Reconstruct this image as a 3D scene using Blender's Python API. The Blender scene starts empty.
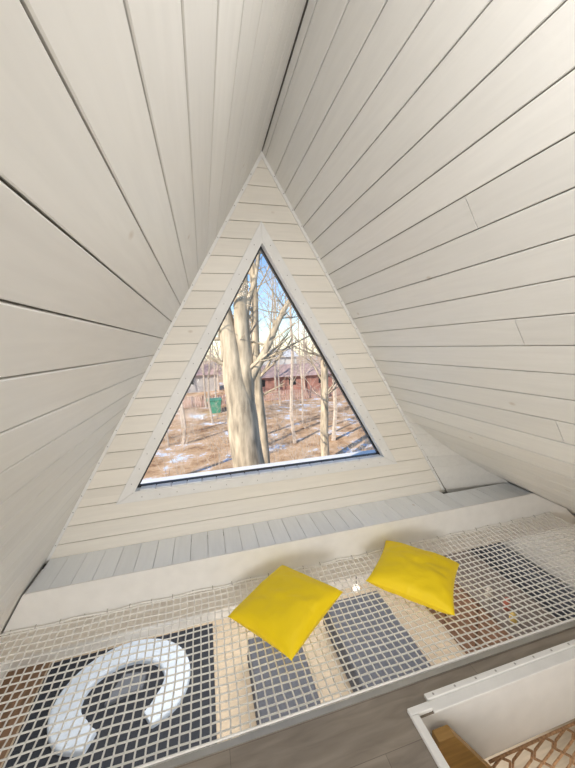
import bpy, random
import numpy as np
from math import *
from mathutils import Vector, Matrix, noise
random.seed(7)
# ---------------- helpers
def link(o, parent=None):
    bpy.context.scene.collection.objects.link(o)
    if parent: o.parent=parent
    return o
def mesh(name, vs, fs, mat=None, parent=None, smooth=False):
    me=bpy.data.meshes.new(name); me.from_pydata([tuple(v) for v in vs],[],fs); me.update()
    if mat:
        for m in (mat if isinstance(mat,list) else [mat]): me.materials.append(m)
    if smooth:
        for p in me.polygons: p.use_smooth=True
    return link(bpy.data.objects.new(name,me),parent)
def empty(name):
    return link(bpy.data.objects.new(name,None))
class MB:
    def __init__(s): s.v=[]; s.f=[]
    def add(s,vs,fs):
        n=len(s.v); s.v+= [tuple(v) for v in vs]; s.f+=[tuple(i+n for i in f) for f in fs]
    def box(s,x0,x1,y0,y1,z0,z1):
        s.add([(x0,y0,z0),(x1,y0,z0),(x1,y1,z0),(x0,y1,z0),(x0,y0,z1),(x1,y0,z1),(x1,y1,z1),(x0,y1,z1)],
              [(0,3,2,1),(4,5,6,7),(0,1,5,4),(1,2,6,5),(2,3,7,6),(3,0,4,7)])
    def prism(s,poly,off):
        n=len(poly); vs=[Vector(p) for p in poly]+[Vector(p)+Vector(off) for p in poly]
        fs=[tuple(range(n)),tuple(range(2*n-1,n-1,-1))]+[(i,i+n,(i+1)%n+n,(i+1)%n) for i in range(n)]
        s.add(vs,fs)
    def tube(s,pts,rad,sides=6,cap=True,flat=1.0):
        pts=[Vector(p) for p in pts]; n=len(pts); base=len(s.v); up=None
        for i,p in enumerate(pts):
            t=(pts[min(i+1,n-1)]-pts[max(i-1,0)]).normalized()
            if up is None:
                up=Vector((0,0,1)) if abs(t.z)<.9 else Vector((1,0,0))
            a=t.cross(up).normalized(); b=a.cross(t).normalized(); up=b
            r=rad[i] if hasattr(rad,'__len__') else rad
            for k in range(sides):
                w=2*pi*k/sides; s.v.append(tuple(p+a*cos(w)*r+b*sin(w)*r*flat))
        for i in range(n-1):
            for k in range(sides):
                k2=(k+1)%sides
                s.f.append((base+i*sides+k,base+i*sides+k2,base+(i+1)*sides+k2,base+(i+1)*sides+k))
        if cap:
            s.f.append(tuple(base+k for k in reversed(range(sides)))); s.f.append(tuple(base+(n-1)*sides+k for k in range(sides)))
    def lathe(s,c,prof,n=24,sx=1,sy=1):
        base=len(s.v)
        for r,z in prof:
            for k in range(n):
                w=2*pi*k/n; s.v.append((c[0]+r*cos(w)*sx,c[1]+r*sin(w)*sy,c[2]+z))
        for i in range(len(prof)-1):
            for k in range(n):
                k2=(k+1)%n; s.f.append((base+i*n+k,base+i*n+k2,base+(i+1)*n+k2,base+(i+1)*n+k))
    def obj(s,name,mat,parent=None,smooth=False,bevel=0):
        o=mesh(name,s.v,s.f,mat,parent,smooth)
        if bevel:
            m=o.modifiers.new("bev","BEVEL"); m.width=bevel; m.segments=2; m.limit_method='ANGLE'
        return o
def newmat(name):
    m=bpy.data.materials.new(name); m.use_nodes=True; nt=m.node_tree; b=nt.nodes["Principled BSDF"]
    return m,nt,b
def simple(name,col,rough=.6,var=.0,scale=8,metal=0,bump=0,stretch=(1,1,1)):
    m,nt,b=newmat(name); b.inputs["Roughness"].default_value=rough; b.inputs["Metallic"].default_value=metal
    N=nt.nodes; L=nt.links
    tc=N.new("ShaderNodeTexCoord"); mp=N.new("ShaderNodeMapping"); mp.inputs["Scale"].default_value=stretch
    L.new(tc.outputs["Object"],mp.inputs[0])
    nz=N.new("ShaderNodeTexNoise"); nz.inputs["Scale"].default_value=scale; nz.inputs["Detail"].default_value=5; L.new(mp.outputs[0],nz.inputs["Vector"])
    cr=N.new("ShaderNodeValToRGB"); cr.color_ramp.elements[0].position=.3; cr.color_ramp.elements[1].position=.7
    cr.color_ramp.elements[0].color=tuple(c*(1-var) for c in col)+(1,); cr.color_ramp.elements[1].color=tuple(min(1,c*(1+var)) for c in col)+(1,)
    L.new(nz.outputs[0],cr.inputs[0]); L.new(cr.outputs[0],b.inputs["Base Color"])
    if bump:
        bp=N.new("ShaderNodeBump"); bp.inputs["Strength"].default_value=bump; bp.inputs["Distance"].default_value=.01
        L.new(nz.outputs[0],bp.inputs["Height"]); L.new(bp.outputs[0],b.inputs["Normal"])
    return m
def whitewood(name,col,stretch,rough=.38):
    m,nt,b=newmat(name); N=nt.nodes; L=nt.links; b.inputs["Roughness"].default_value=rough
    b.inputs["Specular IOR Level"].default_value=.45
    tc=N.new("ShaderNodeTexCoord"); mp=N.new("ShaderNodeMapping"); mp.inputs["Scale"].default_value=stretch
    L.new(tc.outputs["Object"],mp.inputs[0])
    nz=N.new("ShaderNodeTexNoise"); nz.inputs["Scale"].default_value=3; nz.inputs["Detail"].default_value=8; nz.inputs["Distortion"].default_value=.5; L.new(mp.outputs[0],nz.inputs["Vector"])
    cr=N.new("ShaderNodeValToRGB"); e=cr.color_ramp.elements; e[0].position=.25; e[1].position=.7
    e[0].color=tuple(c*.96 for c in col)+(1,); e[1].color=tuple(min(1,c*1.02) for c in col)+(1,)
    L.new(nz.outputs[0],cr.inputs[0])
    geo=N.new("ShaderNodeNewGeometry"); mr=N.new("ShaderNodeMapRange"); mr.inputs[3].default_value=.95; mr.inputs[4].default_value=1.03
    L.new(geo.outputs["Random Per Island"],mr.inputs[0])
    mx=N.new("ShaderNodeMix"); mx.data_type='RGBA'; mx.blend_type='MULTIPLY'; mx.inputs[0].default_value=1
    L.new(cr.outputs[0],mx.inputs[6]); L.new(mr.outputs[0],mx.inputs[7])
    mp2=N.new("ShaderNodeMapping"); mp2.inputs["Scale"].default_value=tuple(1 if s>2 else .6 for s in stretch); L.new(tc.outputs["Object"],mp2.inputs[0])
    vo=N.new("ShaderNodeTexVoronoi"); vo.inputs["Scale"].default_value=4.2; L.new(mp2.outputs[0],vo.inputs["Vector"])
    k=N.new("ShaderNodeMapRange"); k.inputs[1].default_value=.02; k.inputs[2].default_value=.06; k.inputs[3].default_value=.45; k.inputs[4].default_value=0; L.new(vo.outputs["Distance"],k.inputs[0])
    mx2=N.new("ShaderNodeMix"); mx2.data_type='RGBA'; mx2.inputs[7].default_value=(.50,.40,.30,1)
    L.new(k.outputs[0],mx2.inputs[0]); L.new(mx.outputs[2],mx2.inputs[6]); L.new(mx2.outputs[2],b.inputs["Base Color"])
    return m
M_slope=whitewood("white_boards_slope",(.84,.83,.80),(14,1.2,14))
M_gable=whitewood("white_boards_gable",(.90,.86,.785),(1.2,14,14))
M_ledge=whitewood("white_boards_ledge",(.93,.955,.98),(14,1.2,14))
M_trim=simple("white_trim",(.88,.875,.86),.45,.03,12)
M_dark=simple("backing_dark",(.36,.34,.30),.9,.1)
M_gasket=simple("black_gasket",(.02,.02,.022),.4,.1)
M_steel=simple("steel",(.45,.44,.42),.4,.1,metal=.6)
# ---------------- room geometry (metres); camera stands at x=0,y=0
AX,HA,S,D=.4974,3.0092,.5855,2.4
CZ=1.636; ZL=.216; YLED=2.08; YNB=2.05; YNF=1.164
YB=-2.6; ZF=-2.3; YF2=4.3
cu=1/sqrt(1+S*S); su=S*cu
UMAX=(HA-ZF)/cu
def flare(z,y):
    if z>=1.05: return 0
    t=min((1.05-z)/(1.05-ZL),1.35)
    g=1 if (z<-.2) else max(0,min(1,(D-y)/.07))
    return .70*t**1.5*g
def P(side,u,y,off,yf=None):
    z=HA-u*cu; x=u*su
    if side>0: x+=flare(z,y if yf is None else yf)
    return Vector((AX+side*(x-off*cu), y, z-off*su))
def slope(side,name):
    par=empty(name)
    b=MB(); pitch=.1327
    u=pitch*.35 - pitch
    rnd=random.Random(3+side); row=0
    while u<UMAX:
        u0=max(u,.004)+.0022; u1=u+pitch-.0022
        zc=HA-u1*cu; row+=1
        yend=D if zc>-.2 else YF2
        if u1>u0+.01:
            cuts=[YB,-1.5+rnd.uniform(-.5,.3)]
            if side>0 and row%4 in (1,) and zc<2.5: cuts.append(1.06+rnd.uniform(-.02,.02))
            if side<0 and row in (2,): cuts.append(1.5)
            cuts.append(yend)
            for a,c in zip(cuts[:-1],cuts[1:]):
                ys=[a+.002]+[v for v in (2.33,2.345,2.365,2.385) if a+.02<v<c-.005]+[c-.002]
                if side<0: ys=[ys[0],ys[-1]]
                vs=[];fs=[]
                for yy in ys:
                    vs+=[P(side,u0,yy,-.012),P(side,u0,yy,-.0025),P(side,u0+.0025,yy,0),P(side,u1-.0025,yy,0),P(side,u1,yy,-.0025),P(side,u1,yy,-.012)]
                n=6
                for i in range(len(ys)-1):
                    for k in range(n-1):
                        f=(i*n+k,i*n+k+1,(i+1)*n+k+1,(i+1)*n+k)
                        fs.append(f if side<0 else f[::-1])
                fs.append((0,1,2,3,4,5)); m=(len(ys)-1)*n; fs.append(tuple(m+k for k in (5,4,3,2,1,0)))
                b.add(vs,fs)
        u+=pitch
    b.obj("boards",M_slope,par)
    vs=[];fs=[]; us=list(np.linspace(0,UMAX,90)); ys=[YB-.1,2.32,2.345,2.37,2.415,2.5,YF2]
    for uu in us:
        for yy in ys:
            low=HA-uu*cu<-.2
            y_=yy if (low or yy<2.6) else 2.5
            vs.append(P(side,uu,y_,-.0135,y_-.015))
    n=len(ys)
    for i in range(len(us)-1):
        for k in range(n-1): fs.append((i*n+k,i*n+k+1,(i+1)*n+k+1,(i+1)*n+k))
    mesh("roof_deck",vs,fs,M_dark,par)
slope(-1,"wall_left"); slope(1,"wall_right")
t=MB(); t.prism([(AX-.3,YB-.1,HA-.40),(AX,YB-.1,HA+.1),(AX+.3,YB-.1,HA-.40),(AX+.32,YB-.1,HA-.38),(AX,YB-.1,HA+.14),(AX-.32,YB-.1,HA-.38)],(0,5.2,0)); t.obj("roof_ridge_cap",M_dark)
# ---------------- gable wall
WX=.472; WB=.612; WT=2.405; WS=(.9883/1.7189)
def xl(z): return AX-S*(HA-z)
def xr(z): return AX+S*(HA-z)
def wl(z): return WX-WS*(WT-z)
def wr(z): return WX+WS*(WT-z)
par=empty("wall_front")
b=MB(); back=MB()
pg=.1235; z=ZL-.03
def trap(mb,z0,z1,fl,fr,y0,y1):
    mb.prism([(fl(z0),y0,z0),(fr(z0),y0,z0),(fr(z1),y0,z1),(fl(z1),y0,z1)],(0,y1-y0,0))
while z<HA-.02:
    z0=z+.0022; z1=min(z+pg-.0022,HA-.012)
    cs=[z0]+[q for q in (WB,WT) if z0<q<z1]+[z1]
    for a,c in zip(cs[:-1],cs[1:]):
        mid=(a+c)/2
        if WB<mid<WT:
            trap(b,a,c,xl,wl,D,D+.012); trap(b,a,c,wr,xr,D,D+.012)
        else: trap(b,a,c,xl,xr,D,D+.012)
    z+=pg
b.obj("boards",M_gable,par)
for a,c in ((-.1,WB),(WB,WT),(WT,HA)):
    if a==WB: trap(back,a,c,lambda z:xl(z)-.05,wl,D+.0125,D+.09); trap(back,a,c,wr,lambda z:xr(z)+.05,D+.0125,D+.09)
    else: trap(back,a,c,lambda z:xl(z)-.05,lambda z:xr(z)+.05,D+.0125,D+.09)
back.obj("sheathing",M_dark,par)
# ---------------- window
win=empty("window_1")
def tri(off):
    zb=WB-off; zt=WT+off*sqrt(1+WS*WS)/WS
    h=(zt-zb)*WS
    return [(WX-h,zb),(WX+h,zb),(WX,zt)]
def ring(mb,o0,o1,y0,y1):
    A=tri(o0);B=tri(o1)
    for i in range(3):
        j=(i+1)%3
        q=[A[i],A[j],B[j],B[i]]
        mb.prism([(p[0],y0,p[1]) for p in q],(0,y1-y0,0))
t=MB(); ring(t,.0,.066,D-.016,D-.0005); t.obj("casing",M_trim,win,bevel=.003)
t=MB(); ring(t,-.010,.0,D-.012,D+.09); t.obj("reveal",M_trim,win)
t=MB(); ring(t,-.022,-.010,D+.055,D+.09); t.obj("sash",M_gasket,win)
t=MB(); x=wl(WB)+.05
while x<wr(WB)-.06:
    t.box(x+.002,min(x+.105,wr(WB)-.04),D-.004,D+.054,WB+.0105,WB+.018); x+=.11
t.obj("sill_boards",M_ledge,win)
t=MB()
A=tri(.033)
for i in range(3):
    p=Vector((A[i][0],0,A[i][1])); q=Vector((A[(i+1)%3][0],0,A[(i+1)%3][1])); m=int((q-p).length/.12)
    for k in range(1,m):
        c=p.lerp(q,k/m); t.box(c.x-.003,c.x+.003,D-.018,D-.0155,c.z-.003,c.z+.003)
t.obj("nail_heads",M_steel,win)
mg,nt,bb=newmat("window_glass"); N=nt.nodes; L=nt.links
tr=N.new("ShaderNodeBsdfTransparent"); tr.inputs[0].default_value=(.97,.985,.98,1); gl=N.new("ShaderNodeBsdfGlossy"); gl.inputs["Roughness"].default_value=.05
ms=N.new("ShaderNodeMixShader"); ms.inputs[0].default_value=.006
L.new(tr.outputs[0],ms.inputs[1]); L.new(gl.outputs[0],ms.inputs[2]); L.new(ms.outputs[0],N["Material Output"].inputs[0])
T=tri(-.012); mesh("glass_pane",[(p[0],D+.072,p[1]) for p in T],[(0,1,2)],mg,win)
tb=empty("trim_1"); t=MB(); t2=MB()
for sd in (-1,1):
    f=(xl if sd<0 else xr); dx=.02*-sd
    t.prism([(f(ZL),D-.001,ZL),(f(ZL)+dx,D-.001,ZL),(f(HA),D-.001,HA-.04),(f(HA),D-.001,HA)],(0,-.012,0))
    z=ZL+.1
    while z<HA-.1:
        cx=f(z)+dx*.5; t2.box(cx-.003,cx+.003,D-.0155,D-.013,z-.003,z+.003); z+=.11
t.obj("corner_batten",M_trim,tb); t2.obj("nail_heads",M_steel,tb)
# ---------------- ledge beam
led=empty("ledge")
def zr(z): return xr(z)+ .70*min((1.05-z)/(1.05-ZL),1.35)**1.5
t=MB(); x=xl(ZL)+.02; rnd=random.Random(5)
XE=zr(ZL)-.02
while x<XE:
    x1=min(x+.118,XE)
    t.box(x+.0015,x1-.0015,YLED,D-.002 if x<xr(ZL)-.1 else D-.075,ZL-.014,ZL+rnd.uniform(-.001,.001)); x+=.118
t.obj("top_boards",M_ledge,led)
def tp(mb,z0,z1,y0,y1,m=.01):
    mb.prism([(xl(z0)+m,y0,z0),(zr(z0)-m,y0,z0),(zr(z1)-m,y0,z1),(xl(z1)+m,y0,z1)],(0,y1-y0,0))
t=MB(); tp(t,-.01,ZL+.003,YLED-.013,YLED-.001); t.obj("fascia",M_trim,led,bevel=.003)
t=MB(); tp(t,0,ZL-.015,YLED,D-.08); tp(t,-.19,-.0,YLED,D+.1); t.obj("core",M_trim,led)
# ---------------- loft floor
M_floor,nt,bb=newmat("grey_laminate"); N=nt.nodes; L=nt.links
tc=N.new("ShaderNodeTexCoord"); br=N.new("ShaderNodeTexBrick"); br.inputs["Scale"].default_value=1; br.inputs["Brick Width"].default_value=1.2; br.inputs["Row Height"].default_value=.19
br.inputs["Mortar Size"].default_value=.0012; br.inputs["Color1"].default_value=(.27,.235,.20,1); br.inputs["Color2"].default_value=(.32,.28,.235,1); br.inputs["Mortar"].default_value=(.18,.15,.13,1)
L.new(tc.outputs["Object"],br.inputs["Vector"])
mp=N.new("ShaderNodeMapping"); mp.inputs["Scale"].default_value=(2,14,2); L.new(tc.outputs["Object"],mp.inputs[0])
nz=N.new("ShaderNodeTexNoise"); nz.inputs["Scale"].default_value=2; nz.inputs["Detail"].default_value=8; nz.inputs["Distortion"].default_value=.6; L.new(mp.outputs[0],nz.inputs[0])
mx=N.new("ShaderNodeMix"); mx.data_type='RGBA'; mx.blend_type='MULTIPLY'; mx.inputs[0].default_value=.8
cr=N.new("ShaderNodeValToRGB"); cr.color_ramp.elements[0].position=.3; cr.color_ramp.elements[0].color=(.65,.63,.61,1); cr.color_ramp.elements[1].position=.7; cr.color_ramp.elements[1].color=(1.1,1.08,1.05,1)
L.new(nz.outputs[0],cr.inputs[0]); L.new(br.outputs[0],mx.inputs[6]); L.new(cr.outputs[0],mx.inputs[7]); L.new(mx.outputs[2],bb.inputs["Base Color"]); bb.inputs["Roughness"].default_value=.4
OX0,OY0,OY1=.80,-.6,1.02
fl=empty("floor")
t=MB(); t.box(-1.3,OX0,YB,YNF,-.012,0); t.box(OX0,3.1,OY1,YNF,-.012,0); t.box(OX0,2.4,YB,OY0,-.012,0)
t.obj("laminate",M_floor,fl)
t=MB(); t.box(-1.45,OX0-.001,YB,YNF-.001,-.3,-.013); t.box(OX0,3.2,OY1+.001,YNF-.001,-.38,-.013); t.box(OX0,2.4,YB,OY0,-.3,-.013)
t.obj("joist_core",M_trim,fl)
e=empty("trim_2"); t=MB(); t.box(-1.28,3.08,YNF-.02,YNF+.004,.0005,.006); t.obj("edge_strip",M_steel,e)
e=empty("trim_3"); t=MB()
t.box(OX0-.03,OX0+.005,OY0,OY1-.001,0.0005,.02); t.box(OX0+.08,3.08,OY1+.035,OY1+.06,0.0005,.02); t.box(OX0-.03,OX0+.08,OY1,OY1+.03,0.0005,.02)
t.box(OX0+.081,3.1,OY1-.012,OY1+.034,.0005,.012)
t.obj("opening_trim",M_trim,e,bevel=.003)
t=MB(); x=OX0+.12
while x<3.0: t.box(x-.004,x+.004,OY1+.043,OY1+.051,.02,.0215); x+=.12
t.obj("screw_heads",M_steel,e)
t=MB(); t.prism([(AX-3.2,YB,ZF),(AX+3.9,YB,ZF),(AX,YB,HA)],(0,-.1,0)); t.obj("wall_back",M_gable)
# ---------------- stair
M_pine=simple("golden_pine",(.40,.23,.07),.5,.2,6,stretch=(1,8,8))
M_step=simple("dark_stair_tread",(.10,.07,.05),.6,.2,6,stretch=(1,8,8))
st=empty("staircase")
t=MB()
for yy in (.955,.10):
    t.prism([(.86,yy,-.06),(.94,yy,-.06),(2.68,yy,ZF+.001),(2.42,yy,ZF+.001),(.86,yy,-.38)],(0,.045,0))
t.obj("stringers",M_pine,st,bevel=.003)
t=MB()
for i in range(9):
    zz=-.36-i*.22; xx=.93+i*.175
    t.box(xx,xx+.26,.146,.954,zz-.035,zz)
t.obj("treads",M_step,st,bevel=.003)
M_rope=simple("jute_rope",(.36,.21,.11),.9,.3,80)
rg=empty("rope_guard"); t=MB()
for i in range(11):
    x0=1.27+i*.14
    for sg in (-1,1):
        pts=[(x0+sg*.07*sin(pi*q/3.), 1.008, -.39-.05*q) for q in range(16)]
        t.tube(pts,.006,6)
t.tube([(1.2,1.008,-.385),(2.9,1.008,-.385)],.007,6)
t.obj("ropes",M_rope,rg,smooth=True)
# ---------------- net
M_cord=simple("white_cord",(.90,.89,.86),.8,.05,60)
net=MB(); cell=.043
def netz(x,y):
    u=(y-YNF)/(YNB-YNF); u=max(0,min(1,u)); xx=(x+1.3)/4.3
    z=-.045*sin(pi*u)*(0.6+.4*sin(pi*max(0,min(1,xx))))-.0+.006*noise.noise(Vector((x*3,y*3,0)))
    return z-.004
XN0,XN1=-1.28,3.06
ny=int((YNB-YNF)/cell); nx=int((XN1-XN0)/cell)
for j in range(ny+1):
    y=YNF+.012+j*(YNB-YNF-.02)/ny; pts=[]
    for i in range(0,nx*1+1):
        x=XN0+i*cell; pts.append((x,y+.006*noise.noise(Vector((x*5,y*9,2))),netz(x,y)))
    net.tube(pts,.0042,5)
for i in range(nx+1):
    x=XN0+i*cell; pts=[]
    for j in range(ny+1):
        y=YNF+.0+j*(YNB-YNF+.01)/ny; pts.append((x+.006*noise.noise(Vector((x*5,y*9,7))),y,netz(x,y)+.003*(-1)**(i+j)))
    net.tube(pts,.0042,5)
for i in range(nx+1):
    for j in range(ny+1):
        x=XN0+i*cell; y=YNF+.012+j*(YNB-YNF-.02)/ny
        z=netz(x,y); r=.0066
        net.add([(x+r,y,z),(x-r,y,z),(x,y+r,z),(x,y-r,z),(x,y,z+r),(x,y,z-r)],[(0,2,4),(2,1,4),(1,3,4),(3,0,4),(2,0,5),(1,2,5),(3,1,5),(0,3,5)])
hn=empty("hammock_net"); net.obj("mesh_cords",M_cord,hn)
t=MB()
nn=int((XN1-XN0)/.05)
t.tube([(XN0+i*.05,YNB+.004,.002+.005*sin(i*.9)) for i in range(nn+1)],.006,8)
t.tube([(XN0+i*.05,YNF+.016,.004) for i in range(nn+1)],.006,8)
t.obj("border_rope",M_cord,hn,smooth=True)
t=MB()
for i in range(int((XN1-XN0)/.13)):
    x=XN0+.07+i*.13; t.tube([(x,YLED-.0135,.012),(x,YNB+.004,.010),(x,YNB-.004,.0)],.0025,5)
t.obj("hooks",M_steel,hn)
# ---------------- pillows
M_y,nt,bb=newmat("yellow_fabric"); N=nt.nodes; L=nt.links
bb.inputs["Base Color"].default_value=(1.0,.73,.002,1); bb.inputs["Roughness"].default_value=.55
tc=N.new("ShaderNodeTexCoord"); nz=N.new("ShaderNodeTexNoise"); nz.inputs["Scale"].default_value=6; nz.inputs["Detail"].default_value=3; nz.inputs["Distortion"].default_value=1.0; L.new(tc.outputs["Object"],nz.inputs[0])
bp=N.new("ShaderNodeBump"); bp.inputs["Strength"].default_value=.45; bp.inputs["Distance"].default_value=.025; L.new(nz.outputs[0],bp.inputs["Height"]); L.new(bp.outputs[0],bb.inputs["Normal"])
def pillow(name,cx,cy,cz,rot,tilt,size=.5,seed=0):
    n=40; vs=[];fs=[]
    for sgn in (1,-1):
        for i in range(n+1):
            for j in range(n+1):
                u=-1+2*i/n; v=-1+2*j/n
                e=max(0,(1-u*u))*max(0,(1-v*v))
                h=.095*e**.42
                px=u*(1-.08*(1-v*v)*abs(u)**2)*size/2; py=v*(1-.08*(1-u*u)*abs(v)**2)*size/2
                k=min(1,e*3)
                wr_=.012*noise.noise(Vector((u*2+seed,v*2,sgn)))*k+.007*noise.noise(Vector((u*5+seed,v*3,sgn*3)))*k
                vs.append((px,py,sgn*(h+wr_)))
    m=(n+1)**2
    for s_ in (0,1):
        for i in range(n):
            for j in range(n):
                a=s_*m+i*(n+1)+j; f=(a,a+n+1,a+n+2,a+1); fs.append(f if s_==0 else f[::-1])
    o=mesh(name,vs,fs,M_y,None,True)
    o.rotation_euler=(tilt[0],tilt[1],rot); o.location=(cx,cy,cz)
    return o
pillow("throw_pillow",.39,1.71,.064,radians(35),(radians(-6),radians(-4)),.51,1)
pillow("throw_pillow",1.30,1.71,.064,radians(44),(radians(2),radians(2)),.52,5)
# ---------------- camera
yaw,pitch,roll,F=.2565,.1235,.0352,316.2362
f=Vector((sin(yaw)*cos(pitch),cos(yaw)*cos(pitch),-sin(pitch))); r=Vector((cos(yaw),-sin(yaw),0)); d=f.cross(r)
r2=r*cos(roll)+d*sin(roll); d2=-r*sin(roll)+d*cos(roll)
cam=bpy.data.cameras.new("camera"); co=link(bpy.data.objects.new("camera",cam)); bpy.context.scene.camera=co
co.matrix_world=Matrix((( r2.x,-d2.x,-f.x,0),(r2.y,-d2.y,-f.y,0),(r2.z,-d2.z,-f.z,CZ),(0,0,0,1)))
cam.sensor_fit='VERTICAL'; cam.sensor_height=24; cam.lens=24*F/768; cam.clip_start=.02; cam.clip_end=500
# ---------------- lower level
M_lf=simple("light_laminate",(.56,.47,.36),.5,.12,4,stretch=(1,8,1))
M_bf=simple("brown_laminate",(.20,.12,.07),.5,.3,4,stretch=(8,1,1))
t=MB(); t.box(-2.15,4.6,YB,YF2+.1,ZF-.1,ZF); t.obj("floor_lower",M_lf)
t=MB(); t.box(-3.3,-2.151,YB,YF2+.1,ZF-.1,ZF); t.obj("floor_lower_entry",M_bf)
t=MB(); t.box(-3.2,4.8,YF2,YF2+.1,ZF,-.2); t.obj("wall_lower",M_trim)
t=MB(); t.box(-3.2,4.8,D+.1,YF2+.2,-.2,-.12); t.obj("ceiling_lower",M_trim)
M_rug=simple("charcoal_weave",(.030,.036,.05),.95,.3,60,bump=.4)
t=MB(); t.box(-2.12,-.12,2.2,4.25,ZF+.001,ZF+.018); t.obj("area_rug",M_rug,None,bevel=.006)
M_gr=simple("grey_upholstery",(.075,.083,.105),.9,.2,40,bump=.3)
def bench(name,x0,x1,y0,y1,h):
    p=empty(name); t=MB(); t.box(x0,x1,y0,y1,ZF+.10,ZF+h*.6); t.box(x0+.01,x1-.01,y0+.01,y1-.01,ZF+h*.6,ZF+h)
    t.obj("cushions",M_gr,p,bevel=.03)
    t=MB()
    for xx in (x0+.06,x1-.1):
        for yy in (y0+.06,y1-.1): t.box(xx,xx+.04,yy,yy+.04,ZF,ZF+.10)
    t.obj("feet",M_dark,p)
bench("upholstered_bench",.28,.92,2.35,3.5,.4)
bench("upholstered_bench",1.35,2.2,2.3,3.7,.42)
# low C-shaped floor cushion on the rug
M_bl=simple("pale_blue_fabric",(.66,.77,.93),.95,.05,20,bump=.2)
ch=empty("c_shaped_floor_cushion"); cx,cy=-1.13,3.60; g0=ZF+.019
t=MB(); N0=64; prof=[(-.15,0),(-.15,.045),(-.13,.065),(.13,.065),(.15,.045),(.15,0)]
vs=[];fs=[]
for i in range(N0+1):
    q=i/N0; a=radians(-80)+radians(22)+radians(306)*q
    w_=min(1,.6+5*min(q,1-q))
    for dr,h in prof:
        vs.append((cx+(.58+dr*w_)*cos(a),cy+(.47+dr*w_)*sin(a),g0+h))
m=len(prof)
for i in range(N0):
    for k in range(m-1): fs.append((i*m+k,(i+1)*m+k,(i+1)*m+k+1,i*m+k+1))
fs.append(tuple(range(m))); fs.append(tuple(N0*m+k for k in reversed(range(m))))
t.add(vs,fs); t.obj("bolster",M_bl,ch,bevel=.012)
t=MB(); t.prism([(cx-.18,cy-.12,g0),(cx+.2,cy-.05,g0),(cx+.22,cy+.14,g0),(cx-.05,cy+.18,g0)],(0,0,.06)); t.obj("folded_blanket",simple("grey_blanket",(.16,.18,.22),.9,.1),ch,bevel=.015)
# kitchen counter
M_wal=simple("walnut_front",(.17,.09,.055),.5,.3,5,stretch=(1,1,8))
kc=empty("kitchen_counter"); t=MB(); t.box(2.95,3.5,2.2,4.2,ZF,-1.44); t.obj("carcass",M_wal,kc,bevel=.004)
t=MB(); t.box(2.91,3.52,2.18,4.22,-1.44,-1.40); t.obj("worktop",simple("dark_worktop",(.12,.10,.09),.3,.2,20),kc,bevel=.004)
t=MB()
for i in range(4): t.box(2.925,2.949,2.23+i*.49,2.69+i*.49,ZF+.1,-1.47)
t.obj("doors",M_wal,kc,bevel=.003)
cols=[(.45,.33,.1),(.30,.09,.06),(.35,.32,.28)]
for i in range(3):
    t=MB(); h=.10+.03*(i%3); x=3.02+.09*(i%2); y=2.35+i*.15
    t.lathe((x,y,-1.399),[(.001,0),(.035,0),(.037,.01),(.037,h*.75),(.025,h*.85),(.025,h),(.001,h)],16)
    t.obj("storage_jar",simple("jar_%d"%i,cols[i],.4,.1),None,smooth=True)
sf=empty("dark_sofa"); t=MB(); t.box(3.56,4.2,2.2,4.1,ZF+.08,ZF+.42); t.box(4.0,4.2,2.2,4.1,ZF+.42,ZF+.85); t.box(3.56,4.0,2.2,2.4,ZF+.42,ZF+.62); t.box(3.56,4.0,3.9,4.1,ZF+.42,ZF+.62); t.obj("frame",M_gr,sf,bevel=.04)
# pendant lamp
M_em,nt,bb=newmat("opal_glass"); bb.inputs["Base Color"].default_value=(1,.97,.9,1); bb.inputs["Emission Color"].default_value=(1,.95,.85,1); bb.inputs["Emission Strength"].default_value=1
pl=empty("pendant_lamp"); t=MB(); t.lathe((1.34,2.66,-.83),[(.001,-.032),(.02,-.028),(.032,-.012),(.034,.01),(.025,.03),(.012,.036)],20); t.obj("globe",M_em,pl,smooth=True)
t=MB(); t.tube([(1.34,2.66,-.795),(1.34,2.66,-.2)],.004,6); t.obj("cord",M_gasket,pl)
# ---------------- outside
gz=-3.3
M_g,nt,bb=newmat("leaf_snow_ground"); N=nt.nodes; L=nt.links
tc=N.new("ShaderNodeTexCoord"); nz=N.new("ShaderNodeTexNoise"); nz.inputs["Scale"].default_value=.8; nz.inputs["Detail"].default_value=12; nz.inputs["Roughness"].default_value=.75; L.new(tc.outputs["Object"],nz.inputs[0])
cr=N.new("ShaderNodeValToRGB"); e=cr.color_ramp.elements; e[0].position=.36; e[0].color=(.28,.15,.08,1); e[1].position=.60; e[1].color=(.78,.84,.96,1)
e2=cr.color_ramp.elements.new(.45); e2.color=(.54,.34,.19,1)
e2=cr.color_ramp.elements.new(.55); e2.color=(.70,.49,.32,1)
L.new(nz.outputs[0],cr.inputs[0]); L.new(cr.outputs[0],bb.inputs["Base Color"]); bb.inputs["Roughness"].default_value=.9
def gh(x,y): return gz+.25*noise.noise(Vector((x*.15,y*.15,0)))
vs=[];fs=[]; n=60
for i in range(n+1):
    for j in range(n+1):
        x=-60+140*i/n; y=4.6+120*j/n; vs.append((x,y,gh(x,y)))
for i in range(n):
    for j in range(n):
        a=i*(n+1)+j; fs.append((a,a+n+1,a+n+2,a+1))
mesh("ground_outside",vs,fs,M_g,None,True)
M_bark=simple("bark",(.46,.38,.28),.9,.5,9,bump=1,stretch=(1,1,.2))
M_bark2=simple("bark_far",(.50,.42,.35),.9,.3,10)
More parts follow.
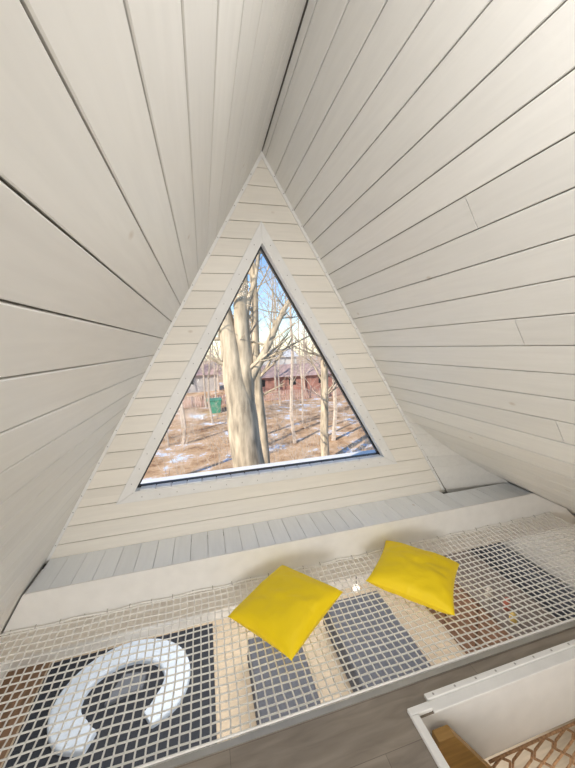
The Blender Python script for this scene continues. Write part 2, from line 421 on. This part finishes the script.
def branch(mb,p,dv,length,r,depth,rnd,sides=5,curl=.25,kids=5):
    pts=[Vector(p)]; dv=Vector(dv).normalized(); n=5 if depth>0 else 3
    rad=[r]; dirs=[dv.copy()]
    for i in range(n):
        dv=(dv+Vector((rnd.uniform(-1,1),rnd.uniform(-1,1),rnd.uniform(-.4,.9)))*curl*.5).normalized()
        pts.append(pts[-1]+dv*length/n); rad.append(max(r*(1-.75*(i+1)/n),.004)); dirs.append(dv.copy())
    mb.tube(pts,rad,sides,cap=False)
    if depth>0:
        for k in range(kids):
            q=rnd.uniform(.2,1)*n; i=min(int(q),n-1); fr_=q-i
            pp=pts[i].lerp(pts[i+1],fr_)
            side=Vector((rnd.uniform(-1,1),rnd.uniform(-1,1),rnd.uniform(-.1,.6))).normalized()
            nd=(dirs[i]*.6+side).normalized()
            branch(mb,pp,nd,length*rnd.uniform(.4,.65),rad[i]*rnd.uniform(.3,.5),depth-1,rnd,max(3,sides-1),curl*1.1,kids)
rnd=random.Random(4); t=MB()
def interp(ctrl,n=16):
    P_=[Vector(c[:3]) for c in ctrl]; Rr=[c[3] for c in ctrl]; out=[];ro=[]
    for i in range(len(P_)-1):
        for k in range(n//(len(P_)-1)):
            q=k/(n//(len(P_)-1)); out.append(P_[i].lerp(P_[i+1],q)+Vector((noise.noise(Vector((i+q,1,1)))*.05,0,0))); ro.append((Rr[i]*(1-q)+Rr[i+1]*q)*(1+.08*noise.noise(Vector((i*1.3+q*3,4,4)))))
    out.append(P_[-1]); ro.append(Rr[-1]); return out,ro
for ctrl in ([(1.12,7,-3.5,.50),(.95,7,-2.2,.40),(.87,7,-1.2,.37),(.76,7,0.0,.35),(.66,7,.9,.28),(.58,7,1.8,.21),(.45,7.1,2.6,.17),(.40,7.2,4.2,.12),(.2,7.2,6.5,.06)],
             [(.82,7,-.3,.24),(.86,6.95,.9,.21),(.84,6.95,1.9,.18),(.90,6.9,3.25,.13),(1.1,6.9,4.6,.10),(1.2,7,6.6,.05)],
             [(.90,6.95,.8,.12),(1.25,6.8,1.4,.085),(1.6,6.8,2.1,.065),(2.0,6.8,2.75,.05),(2.5,6.8,3.6,.03)],
             [(.84,6.95,2.0,.08),(1.15,6.8,3.0,.05),(1.4,6.8,4.4,.03)]):
    p,r_=interp(ctrl,24); t.tube(p,r_,14,cap=False)
    for k in range(22):
        i=rnd.randint(len(p)//3,len(p)-1)
        if p[i].z<.8: continue
        branch(t,p[i],(rnd.uniform(-1,1),rnd.uniform(-.6,.6),rnd.uniform(0,1)),rnd.uniform(.8,2),r_[i]*.25,1,rnd,5,.4,6)
t.obj("bare_tree",M_bark,None,smooth=True)
for ctrl in ([(1.66,9,-3.5,.19),(1.58,9,-1.9,.16),(1.45,9,.65,.14),(1.5,9,3,.10),(1.3,9,6,.05)],
             [(4.7,12,-3.5,.19),(4.65,12,-2,.17),(4.72,12,.5,.15),(4.67,12,3.3,.11),(4.8,12,6,.06)],
             [(-2.9,11,-3.5,.13),(-2.7,11,0,.11),(-2.9,11,4,.06)]):
    t=MB(); p,r_=interp(ctrl,20); t.tube(p,r_,10,cap=False)
    for k in range(22):
        i=rnd.randint(len(p)//3,len(p)-1)
        branch(t,p[i],(rnd.uniform(-1,1),rnd.uniform(-.6,.6),rnd.uniform(0,1)),rnd.uniform(.8,2.2),r_[i]*.3,1,rnd,4,.4,6)
    t.obj("bare_tree",M_bark,None,smooth=True)
t=MB(); rnd=random.Random(9)
for k in range(75):
    y=rnd.uniform(14,60); x=rnd.uniform(-.35,.62)*y+1
    h=rnd.uniform(8,13); p=Vector((x,y,gh(x,y)-.1)); r0=rnd.uniform(.05,.12)
    pts=[p+Vector((.3*noise.noise(Vector((k,i*.4,0))),.2*noise.noise(Vector((k,i*.4,5))),h*i/8)) for i in range(9)]
    rad=[r0*(1-.8*i/8) for i in range(9)]
    t.tube(pts,rad,5,cap=False)
    for m in range(18):
        i=rnd.randint(2,8)
        branch(t,pts[i],(rnd.uniform(-1,1),rnd.uniform(-1,1),rnd.uniform(.2,1)),rnd.uniform(1.5,3.5),rad[i]*.3+.006,1,rnd,3,.5,7)
for k in range(150):
    y=rnd.uniform(9,26); x=rnd.uniform(-.3,.55)*y+.5
    for m in range(4):
        branch(t,(x,y,gh(x,y)),(rnd.uniform(-.5,.5),rnd.uniform(-.5,.5),1),rnd.uniform(.5,1.6),.010,1,rnd,3,.5,3)
t.obj("bare_tree_grove",M_bark2)
# sheds
M_shed=simple("red_brown_cladding",(.38,.19,.15),.8,.25,2)
M_sroof=simple("shed_roof",(.48,.34,.32),.7,.2,3)
def shed(name,x0,x1,y0,y1,h,mw,mr):
    p=empty(name); g=gh((x0+x1)/2,y0)-.1; t=MB(); t.box(x0,x1,y0,y1,g,g+h); t.obj("walls",mw,p)
    t=MB(); ym=(y0+y1)/2; t.prism([(x0-.3,y0-.4,g+h),(x0-.3,ym,g+h+1.1),(x0-.3,y1+.4,g+h)],(x1-x0+.6,0,0)); t.obj("roof",mr,p)
    t=MB()
    for i in range(int((x1-x0)/3.2)):
        xx=x0+.9+i*3.2; t.box(xx,xx+.7,y0-.03,y0-.005,g+1,g+1.7)
    t.obj("windows",M_gasket,p)
shed("garden_shed",4.2,14.8,31,35,1.9,M_shed,M_sroof)
shed("garden_shed",-6,1.5,36,40,2.0,simple("grey_cladding",(.45,.42,.4),.8,.15),M_sroof)
shed("cottage",8,13,44,50,3.4,simple("pale_cladding",(.6,.6,.6),.8,.1),simple("white_roof",(.75,.76,.8),.7,.05))
fe=empty("board_fence"); t=MB()
for i in range(150):
    x=-12+i*.22; z=gh(x,27.5); t.box(x,x+.16,27.5,27.53,z-.1,z+.9+.05*sin(i*3))
t.obj("pales",simple("fence_wood",(.46,.30,.25),.9,.3,3),fe)
gb=empty("green_waste_container"); t=MB(); g=gh(.6,24); t.prism([(.2,24,g),(1.0,24,g),(1.1,24,g+.95),(.1,24,g+.95)],(0,1,0)); t.obj("bin",simple("green_paint",(.08,.27,.18),.5,.1),gb,bevel=.03)
t=MB(); t.box(.05,1.15,23.95,25.05,g+.95,g+1.03); t.obj("lid",simple("green_lid",(.08,.3,.2),.5,.1),gb,bevel=.03)
# sky + sun
w=bpy.data.worlds.new("sky"); bpy.context.scene.world=w; w.use_nodes=True; N=w.node_tree.nodes; L=w.node_tree.links
sk=N.new("ShaderNodeTexSky"); sk.sky_type='NISHITA'; sk.sun_disc=False; sk.sun_elevation=radians(38); sk.sun_rotation=radians(215); sk.dust_density=.0; sk.air_density=1.0; sk.ozone_density=5
L.new(sk.outputs[0],N["Background"].inputs[0]); N["Background"].inputs[1].default_value=.19
sl=bpy.data.lights.new("sun","SUN"); sl.energy=6.3; sl.angle=.01; sl.color=(1,.90,.76); so=link(bpy.data.objects.new("sun",sl)); so.rotation_euler=Vector((.8,.6,-.55)).to_track_quat('-Z','Y').to_euler()
def area(name,loc,dirv,sx,sy,en,col=(1,1,1)):
    l=bpy.data.lights.new(name,"AREA"); l.shape='RECTANGLE'; l.size=sx; l.size_y=sy; l.energy=en; l.color=col
    o=link(bpy.data.objects.new(name,l)); o.location=loc; o.rotation_euler=Vector(dirv).to_track_quat('-Z','Y').to_euler(); return o
area("rear_fill",(AX-.9,-1.9,.5),(0.75,1,-.08),.8,.9,50,(1,.97,.93))  # unseen fill added behind the camera to brighten the room, no real fitting
area("overhead_fill",(AX,.1,2.45),(0,1,-1),.5,.3,9,(1,.98,.95))  # added fill below the ridge, out of view, lifts ledge, floor and pillows
area("overhead_fill",(1.0,3.2,-.25),(0,0,-1),4,1.2,72,(1,.955,.89))  # added broad fill for the lower room seen through the net
area("overhead_fill",(.5,.2,-.45),(0,0,-1),2,1.2,62,(1,.955,.89))  # second added fill, hidden under the loft floor, lights the lower level
bpy.context.scene.view_settings.view_transform='Standard'
